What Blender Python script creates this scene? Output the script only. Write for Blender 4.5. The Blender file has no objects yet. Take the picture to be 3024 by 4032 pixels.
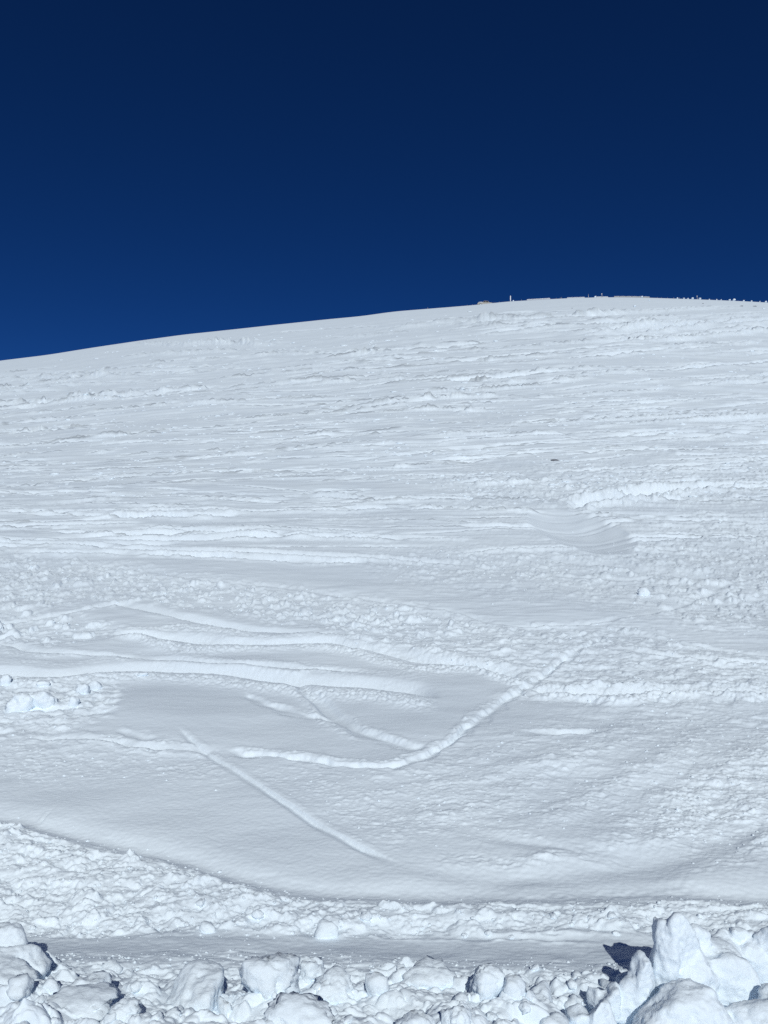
import bpy, bmesh, math, random
import numpy as np
from mathutils import Vector, Matrix

# ---------------------------------------------------------------- camera, sky, sun, exposure
scene = bpy.context.scene
col = scene.collection
EYE = 1.5
FPX = 3029.0            # focal length in pixels of the 3024 x 4032 photograph
CX, CY = 1512.0, 2016.0
cam = bpy.data.cameras.new('camera')
cam.sensor_fit = 'VERTICAL'
cam.sensor_height = 34.6
cam.lens = 34.6 * FPX / 4032.0
cam.clip_start, cam.clip_end = 0.05, 5000
camo = bpy.data.objects.new('camera', cam)
col.objects.link(camo)
camo.location = (0, 0, EYE)
camo.rotation_euler = (math.radians(90), 0, 0)
scene.camera = camo

SUN_EL, SUN_AZ = 38.0, 8.0          # elevation; degrees to the right of straight behind the camera
world = bpy.data.worlds.new('World')
scene.world = world
world.use_nodes = True
wn = world.node_tree
bgn = wn.nodes['Background']
sky = wn.nodes.new('ShaderNodeTexSky')
sky.sky_type = 'NISHITA'
sky.sun_disc = False
sky.sun_elevation = math.radians(SUN_EL)
sky.sun_rotation = math.radians(180 - SUN_AZ)
sky.altitude = 3000
sky.air_density = 0.5
sky.dust_density = 4.0
sky.ozone_density = 9.0
hs = wn.nodes.new('ShaderNodeHueSaturation')      # the sky is seen through a tinted visor: deeper blue all round
hs.inputs['Saturation'].default_value = 1.15
hs.inputs['Hue'].default_value = 0.509
wn.links.new(sky.outputs[0], hs.inputs['Color'])
wn.links.new(hs.outputs[0], bgn.inputs[0])
bgn.inputs[1].default_value = 0.05

sl = bpy.data.lights.new('sun', 'SUN')
sl.energy = 2.85
sl.angle = math.radians(0.53)
sl.color = (0.965, 1.0, 0.97)     # daylight through the same tinted visor
so = bpy.data.objects.new('sun', sl)
col.objects.link(so)
e, a = math.radians(SUN_EL), math.radians(SUN_AZ)
sdir = Vector((math.sin(a) * math.cos(e), -math.cos(a) * math.cos(e), math.sin(e)))
so.rotation_euler = sdir.to_track_quat('Z', 'Y').to_euler()
so.location = sdir * 50

scene.view_settings.view_transform = 'Standard'
scene.view_settings.look = 'None'
scene.view_settings.gamma = 1.0
scene.view_settings.exposure = 0.0
scene.render.engine = 'CYCLES'
scene.cycles.use_denoising = False
scene.cycles.max_bounces = 12
scene.cycles.diffuse_bounces = 10

rng = np.random.default_rng(7)
random.seed(7)

# ---------------------------------------------------------------- noise
def hsh(ix, iy, seed):
    h = (ix.astype(np.int64) * 374761393 + iy.astype(np.int64) * 668265263 + seed * 974711) & 0xFFFFFFFF
    h = ((h ^ (h >> 13)) * 1274126177) & 0xFFFFFFFF
    h = ((h ^ (h >> 16)) * 2246822519) & 0xFFFFFFFF
    return ((h ^ (h >> 15)) & 0xFFFFFF).astype(np.float32) / 16777216.0

def noise2(x, y, seed=0):
    """gradient noise, about -1..1"""
    ix, iy = np.floor(x), np.floor(y)
    fx, fy = (x - ix).astype(np.float32), (y - iy).astype(np.float32)
    ix, iy = ix.astype(np.int64), iy.astype(np.int64)
    ux = fx * fx * fx * (fx * (fx * 6 - 15) + 10)
    uy = fy * fy * fy * (fy * (fy * 6 - 15) + 10)
    def g(i, j):
        an = hsh(ix + i, iy + j, seed) * 6.2831853
        return np.cos(an) * (fx - i) + np.sin(an) * (fy - j)
    a0 = g(0, 0); b0 = g(1, 0); c0 = g(0, 1); d0 = g(1, 1)
    r = (a0 + (b0 - a0) * ux)
    s = (c0 + (d0 - c0) * ux)
    return (r + (s - r) * uy) * 1.5

def lumps(x, y, seed=0, keep=0.8, rmin=0.28, rmax=0.62):
    """half buried round clods of about one unit: the upper envelope of random domes"""
    ix, iy = np.floor(x).astype(np.int64), np.floor(y).astype(np.int64)
    out = np.zeros(x.shape, np.float32)
    for i in (-1, 0, 1):
        for j in (-1, 0, 1):
            cx = ix + i; cy = iy + j
            px = cx + 0.1 + 0.8 * hsh(cx, cy, seed)
            py = cy + 0.1 + 0.8 * hsh(cx, cy, seed + 11)
            r = rmin + (rmax - rmin) * hsh(cx, cy, seed + 23) ** 2
            k = hsh(cx, cy, seed + 37) < keep
            dx = (x - px); dy = (y - py)
            an = hsh(cx, cy, seed + 41) * 3.14159
            ca, sa = np.cos(an), np.sin(an)
            el = 0.65 + 0.7 * hsh(cx, cy, seed + 53)
            qa = (dx * ca + dy * sa) / el; qb = (-dx * sa + dy * ca) * el
            q = 1 - (qa * qa + qb * qb) / (r * r)
            h = np.where(k & (q > 0), r * np.maximum(q, 0) ** 0.5 * 0.8, 0)
            out = np.maximum(out, h)
    return out

def sstep(a0, b0, x):
    t = np.clip((x - a0) / (b0 - a0), 0, 1)
    return t * t * (3 - 2 * t)

# ---------------------------------------------------------------- the hill: one smooth base form
SKY_V = [(0, 779), (100, 767), (200, 751), (300, 736), (400, 722.5), (500, 712), (600, 701), (700, 690.5), (780, 683),
         (850, 673), (950, 665), (1030, 658.5), (1100, 651), (1200, 645.5), (1280, 642.5), (1340, 642), (1400, 643),
         (1500, 646.5), (1580, 649.5), (1659, 653.5)]
V = 3024.0 / 1659.0
EU = [-2.6, -1.2] + [(vx * V - CX) / FPX for vx, vy in SKY_V] + [1.0, 2.6]
EE = [0.02, 0.09] + [(CY - vy * V) / FPX for vx, vy in SKY_V] + [0.22, 0.08]
def skyline(u):
    acc = 0
    for k in (-2, -1, 0, 1, 2):
        acc = acc + np.interp(u + k * 0.006, EU, EE)
    return acc / 5
E0 = max(EE)
# tangent of elevation above the eye against ln(distance): flat run-out, then steepening, rounding off at the crest
KY = [2.1, 2.95, 4.7, 6.7, 10.5, 16.5, 25, 42, 75, 140, 205, 250, 290, 340, 480, 1100, 2000]
KT = [-0.6656, -0.490, -0.325, -0.226, -0.127, -0.028, 0.040, 0.104, 0.170, 0.236, 0.268, 0.2795, 0.2795, 0.266, 0.20, 0.0, -0.1]
LT = np.linspace(math.log(1.2), math.log(2000), 900)
_t = np.interp(LT, np.log(KY), KT)
_lo = LT < math.log(2.1)
_t[_lo] = (0.102 - EYE) / np.exp(LT[_lo])
_k = np.exp(-0.5 * (np.arange(-40, 41) / 14.0) ** 2); _k /= _k.sum()
_ts = np.convolve(np.pad(_t, 40, mode='edge'), _k, 'valid')
_w = sstep(math.log(1.9), math.log(3.2), LT)
TB = _t * (1 - _w) + _ts * _w
WB = sstep(2.3, 5.3, LT)
TB = TB + (E0 - TB.max()) * WB
# the plan (where tracks and churned zones are drawn) is carried onto the hill with these true distances
KN = [2.01, 2.63, 3.70, 4.90, 6.68, 10.0, 14.3, 21.2, 35.5, 74, 140, 195, 235, 285, 420, 1000, 1900]
_n = np.interp(LT, np.log(KY), np.log(KN))
_n[_lo] = LT[_lo] + math.log(2.01 / 2.1)
_n = np.convolve(np.pad(_n, 40, mode='reflect', reflect_type='odd'), _k, 'valid')
LN = _n
def true_y(y):
    y = np.asarray(y, float)
    return np.where(y > 1.4, np.exp(np.interp(np.log(np.maximum(y, 1.2)), LT, LN)), y * float(np.exp(np.interp(math.log(1.4), LT, LN)) / 1.4))
def tan_el(y, u):
    L = np.log(np.maximum(y, 1.2))
    return np.interp(L, LT, TB) - (E0 - skyline(u)) * np.interp(L, LT, WB)
def base_z(x, y):
    y = np.asarray(y, float); x = np.asarray(x, float)
    yy = np.maximum(y, 2.0)
    u = x / np.sqrt(yy * yy + 1e-9)
    z = EYE + true_y(yy) * tan_el(yy, u)
    return np.where(y < 2.0, z + (y - 2.0) * 0.08, z)
def ground_at(px, py):
    """pixel of the photograph -> point on the hill, true distances"""
    x, y = plan_at(px, py)
    k = float(true_y(y)) / y
    return x * k, y * k
def plan_at(px, py):
    """pixel of the photograph -> point of the plan"""
    u = (px - CX) / FPX; t = (CY - py) / FPX
    tt = TB - (E0 - skyline(np.array(u))) * WB
    k = int(np.argmax(tt))
    t = min(t, tt[k] - 1e-6)
    y = math.exp(np.interp(t, tt[:k + 1], LT[:k + 1])) if t > tt[0] else (EYE - 0.102) / -t
    return u * y, y
def crest(px, below=0.0):
    """point on or behind the skyline whose ground lies 'below' metres under the line of sight"""
    u = (px - CX) / FPX
    tt = TB - (E0 - skyline(np.array(u))) * WB
    k = int(np.argmax(tt))
    ys = np.exp(LN[k:])
    gap = ys * (tt[k] - tt[k:])
    y = float(np.interp(below, gap, ys))
    return u * y, y

# ---------------------------------------------------------------- terrain grid (finer towards the viewer's side)
NU = 800
u_in = np.linspace(-0.53, 0.53, NU)
g = np.cumsum(np.concatenate([np.linspace(0.0018, 0.005, 50), np.linspace(0.008, 0.16, 22)]))
u_all = np.concatenate([-0.53 - g[::-1], u_in, 0.53 + g])
py_rows = np.concatenate([np.linspace(4560, 3300, 520), np.linspace(3300, 2450, 420)[1:], np.linspace(2450, 1900, 215)[1:], np.linspace(1900, 1172, 330)[1:]])
y_rows = []
for p in py_rows:
    y_rows.append(plan_at(2330, p)[1])
y_rows = np.array(y_rows)
y_near = np.concatenate([[-300, -120, -60, -30, -15, -8, -4, -2, -1, -0.4, 0.0], np.linspace(0.2, y_rows[0], 45)[:-1]])
y_far = np.concatenate([np.linspace(y_rows[-1], 340, 50)[1:], np.geomspace(345, 1900, 30)])
Y = np.concatenate([y_near, y_rows, y_far])
S = np.sqrt(Y * Y + 0.6)
YY = np.repeat(Y[:, None], len(u_all), 1)
XX = S[:, None] * u_all[None, :]
NR, NC = YY.shape
DY = np.gradient(Y)
U = XX / np.maximum(YY, 0.3)
PX = CX + FPX * U
PY = CY - FPX * tan_el(np.maximum(YY, 1.2), np.clip(U, -2.6, 2.6))
Z0 = base_z(XX, YY)
H = np.zeros_like(Z0)
DX = S[:, None] * np.gradient(u_all)[None, :]
SP = np.maximum(DX, DY[:, None] * 0.3).astype(np.float32)

def lod(cell):
    return np.clip(cell / SP * 0.45 - 0.5, 0, 1)

# roughness painted as polygons in photo pixels and carried onto the ground
GW, GH, GS = 3024 + 1600, 4300 - 1100, 8
gx = (np.arange(GW // GS) * GS - 800.0); gy = (np.arange(GH // GS) * GS + 1100.0)
def poly_mask(pts, blur):
    X, Yg = np.meshgrid(gx, gy)
    ins = np.zeros(X.shape, bool)
    n = len(pts)
    for i in range(n):
        x1, y1 = pts[i]; x2, y2 = pts[(i + 1) % n]
        if y1 == y2: continue
        c = ((y1 > Yg) != (y2 > Yg)) & (X < (x2 - x1) * (Yg - y1) / (y2 - y1) + x1)
        ins ^= c
    m = ins.astype(float)
    r = max(1, int(blur / GS))
    ker = np.ones(2 * r + 1) / (2 * r + 1)
    for _ in range(2):
        m = np.apply_along_axis(lambda v: np.convolve(np.pad(v, r, mode='edge'), ker, 'valid'), 0, m)
        m = np.apply_along_axis(lambda v: np.convolve(np.pad(v, r, mode='edge'), ker, 'valid'), 1, m)
    return m
def smp(grid, jx=0, jy=0):
    fx = np.clip((PX + jx + 800) / GS, 0, grid.shape[1] - 1.001); fy = np.clip((PY + jy - 1100) / GS, 0, grid.shape[0] - 1.001)
    ix = fx.astype(int); iy = fy.astype(int); fx = fx - ix; fy = fy - iy
    return ((grid[iy, ix] * (1 - fx) + grid[iy, ix + 1] * fx) * (1 - fy) + (grid[iy + 1, ix] * (1 - fx) + grid[iy + 1, ix + 1] * fx) * fy)

# (polygon, edge blur, fine crumb strength, clod strength)
ZONES = [
    # churned band below the long rut, left, thinning towards the right
    ([(-800, 3180), (0, 3215), (365, 3285), (729, 3370), (1094, 3470), (1400, 3520), (2100, 3530), (2697, 3510), (3800, 3530), (3800, 3690), (2300, 3665), (1500, 3680), (-800, 3690)], 16, 0.7, 0.75),
    ([(-800, 3180), (0, 3215), (365, 3285), (729, 3370), (1094, 3470), (1200, 3690), (-800, 3690)], 24, 0.15, 0.85),
    # lumps along the bottom edge
    ([(-800, 3790), (500, 3800), (1000, 3760), (1500, 3815), (2300, 3830), (3800, 3780), (3800, 4300), (-800, 4300)], 20, 0.75, 1.25),
    # right of the middle: crumbly skid marks
    ([(1500, 3060), (1700, 2980), (2050, 2900), (2450, 2700), (3024, 2560), (3800, 2560), (3800, 3420), (2700, 3340), (2300, 3250), (1600, 3300)], 60, 0.42, 0.25),
    ([(2650, 2950), (3800, 2850), (3800, 3330), (2500, 3330), (2600, 3150)], 60, 0.3, 0.45),
    # rough ridge between the two diagonal ruts
    ([(1300, 2480), (1700, 2440), (2000, 2470), (2500, 2470), (3024, 2600), (3800, 2600), (3800, 2800), (2500, 2790), (2050, 2760), (1900, 2640), (1500, 2570)], 22, 0.7, 0.65),
    # left crud bands
    ([(-800, 2170), (0, 2175), (300, 2200), (560, 2235), (800, 2280), (1100, 2310), (1512, 2370), (1800, 2420), (2000, 2470), (1400, 2500), (1100, 2440), (700, 2380), (400, 2370), (-800, 2400)], 16, 1.0, 0.6),
    ([(-800, 2380), (100, 2395), (330, 2430), (480, 2480), (300, 2540), (-800, 2520)], 20, 0.6, 1.3),
    ([(-800, 2700), (0, 2690), (200, 2700), (420, 2680), (480, 2720), (430, 2830), (250, 2900), (-800, 2900)], 24, 0.7, 0.8),
    ([(-800, 2880), (150, 2880), (650, 2960), (850, 2990), (1000, 3080), (700, 3060), (300, 3060), (-800, 3100)], 40, 0.5, 0.15),
    # crumbs along the straight ski groove
    ([(850, 2990), (1500, 3050), (1600, 3120), (1650, 3330), (1500, 3330), (1150, 3150)], 40, 0.35, 0.08),
    # broken snow, right middle distance
    ([(1900, 2180), (2300, 2140), (2700, 2020), (3800, 1960), (3800, 2500), (2700, 2470), (2600, 2390), (2200, 2330), (1800, 2300)], 50, 0.65, 0.6),
    ([(1500, 2150), (2000, 2160), (2300, 2250), (2200, 2320), (1700, 2290), (1400, 2230)], 40, 0.75, 0.45),
    ([(1700, 1860), (2100, 1830), (2700, 1820), (3800, 1750), (3800, 1960), (2700, 1990), (2200, 2010), (1800, 1990)], 40, 0.85, 0.9),
    ([(2450, 1700), (3800, 1600), (3800, 1800), (2600, 1860), (2300, 1830)], 40, 0.5, 0.5),
]
RF = np.zeros((len(gy), len(gx))); RB = np.zeros_like(RF)
for pts, bl, rf, rb in ZONES:
    m = poly_mask(pts, bl)
    RF = np.maximum(RF, m * rf) if rf > 0.31 else RF + m * rf
    RB = np.maximum(RB, m * rb) if rb > 0.31 else RB + m * rb
dscale = np.clip(YY / 6.0, 0.6, 6).astype(np.float32)
jx = noise2(XX / (0.22 * dscale), YY / (0.3 * dscale), 3) * 45
jy = noise2(XX / (0.25 * dscale), YY / (0.3 * dscale), 4) * 22
rough_f = smp(RF, jx, jy).astype(np.float32)
rough_b = smp(RB, jx, jy).astype(np.float32)
# further up: patchy chop everywhere between smoother lanes
lane = noise2(XX / 9.0 + 0.3 * YY / 9, YY / 5.0, 21) * 0.6 + noise2(XX / 3.2, YY / 2.0, 22) * 0.5
far_w = sstep(11, 20, YY)
rough_f = np.maximum(rough_f, far_w * np.clip(0.25 + 0.8 * lane, 0.0, 0.75))
rough_b = np.maximum(rough_b, far_w * np.clip(0.05 + 0.7 * lane, 0.0, 0.6))
smooth_k = np.ones_like(H, dtype=np.float32)      # ski tracks press the crumbs flat

# ---------------------------------------------------------------- tracks: ruts pressed into the snow
def dense(pts):
    p = np.array(pts, float)
    if len(p) == 2:
        p = np.array([p[0], (p[0] * 2 + p[1]) / 3, (p[0] + p[1] * 2) / 3, p[1]])
    q = np.vstack([2 * p[0] - p[1], p, 2 * p[-1] - p[-2]])
    out = []
    for i in range(1, len(q) - 2):
        for t in np.linspace(0, 1, 14, endpoint=False):
            out.append(0.5 * ((2 * q[i]) + (-q[i - 1] + q[i + 1]) * t + (2 * q[i - 1] - 5 * q[i] + 4 * q[i + 1] - q[i + 2]) * t * t
                              + (-q[i - 1] + 3 * q[i] - 3 * q[i + 1] + q[i + 2]) * t ** 3))
    out.append(p[-1])
    return np.array(out)

def track(pts, w, dep, bn=0.3, bf=0.25, jit=0.2, clean=0.85, fade=0.12, seed=1, world_pts=None, sharp=3.0, back=0.0, crumb=0.6, asym=0.0, rev=0.0, wl=1.3):
    """pts in photo pixels, left to right; w half width and dep depth in metres; bn/bf spoil on the near and far lip"""
    wp = world_pts if world_pts is not None else [plan_at(px, py) for px, py in pts]
    d = dense(wp)
    o = np.argsort(d[:, 0]); d = d[o]
    fx, fy = d[:, 0], d[:, 1]
    pad = 8 * w + 0.05
    r0 = np.searchsorted(Y, fy.min() - pad); r1 = np.searchsorted(Y, fy.max() + pad)
    if r1 - r0 < 1: return
    x = XX[r0:r1]; y = YY[r0:r1]
    f = np.interp(x, fx, fy)
    sl_ = np.interp(x, fx, np.gradient(fy, fx + np.arange(len(fx)) * 1e-9))
    dd = (y - f) / np.sqrt(1 + sl_ * sl_)
    msk = (np.abs(dd) < pad) & (x > fx[0]) & (x < fx[-1])
    if not msk.any(): return
    ii = np.nonzero(msk)
    x = x[ii]; y = y[ii]; dd = dd[ii]
    n1 = noise2(x / (6.0 * w), y / (6.0 * w), seed * 7 + 1)
    cs = max(0.028, 2.6 * float(np.interp(fy.mean(), Y, DX[:, NC // 2])))
    n2 = noise2(x / cs, y / (cs * 1.3), seed * 7 + 2) + 0.5 * noise2(x / (2.6 * cs), y / (3 * cs), seed * 7 + 3)
    n3 = noise2(x / (2.2 * w), y / (2.2 * w), seed * 7 + 4)
    dd = dd + jit * w * (n1 * 0.9 + n3 * 0.7 + n2 * 0.15)
    ln = fx[-1] - fx[0]
    en = sstep(0, fade * ln, x - fx[0]) * sstep(0, fade * ln, fx[-1] - x)
    var = 0.85 + 0.5 * noise2(x / (9 * w), x * 0 + seed * 3.7, 5)
    if jit >= 0.2:      # worn tracks change width along their run
        wv = noise2(x / (7.0 * w), x * 0 + seed * 1.9, 6) + 0.6 * noise2(x / (2.6 * w), x * 0 + seed * 2.3, 7)
        dd = dd / np.clip(1 + 0.55 * wv, 0.45, 1.7)
        en = en * np.clip(0.8 + 0.6 * noise2(x / (4.5 * w), x * 0 + seed * 0.7, 8), 0.25, 1.15)
    q = np.abs(dd) / w
    if rev:
        t_ = dd / w
        core = sstep(-rev, 0.1, t_) * (1 - sstep(0.1, wl, t_))
    elif asym:
        t_ = dd / w
        core = sstep(-1.0, -0.45, t_) * (1 - sstep(-0.45, asym, t_) ** 0.8)
    else:
        core = np.exp(-q ** sharp)
    h = -dep * core * var
    h = h + dep * bn * np.exp(-((dd + 1.75 * w) / (0.7 * w)) ** 2) * (0.75 + crumb * (0.7 * n2 + 0.4 * n1))
    h = h + dep * bf * np.exp(-((dd - 1.75 * w) / (0.7 * w)) ** 2) * (0.75 + crumb * 0.7 * n2)
    if back:
        h = h + back * sstep(-0.3, 1.2, dd / w) * np.exp(-np.maximum(dd, 0) / (4 * w))
    gi = (ii[0] + r0, ii[1])
    H[gi] += h * en
    smooth_k[gi] *= (1 - clean * np.exp(-(q * 0.9) ** 4) * en)
    if jit >= 0.2:
        lip = np.exp(-((np.abs(dd) - 1.6 * w) / (0.8 * w)) ** 2) * en * (0.5 + 0.7 * n1)
        rough_f[gi] = np.maximum(rough_f[gi], 0.9 * lip); rough_b[gi] = np.maximum(rough_b[gi], 0.45 * lip)

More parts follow.
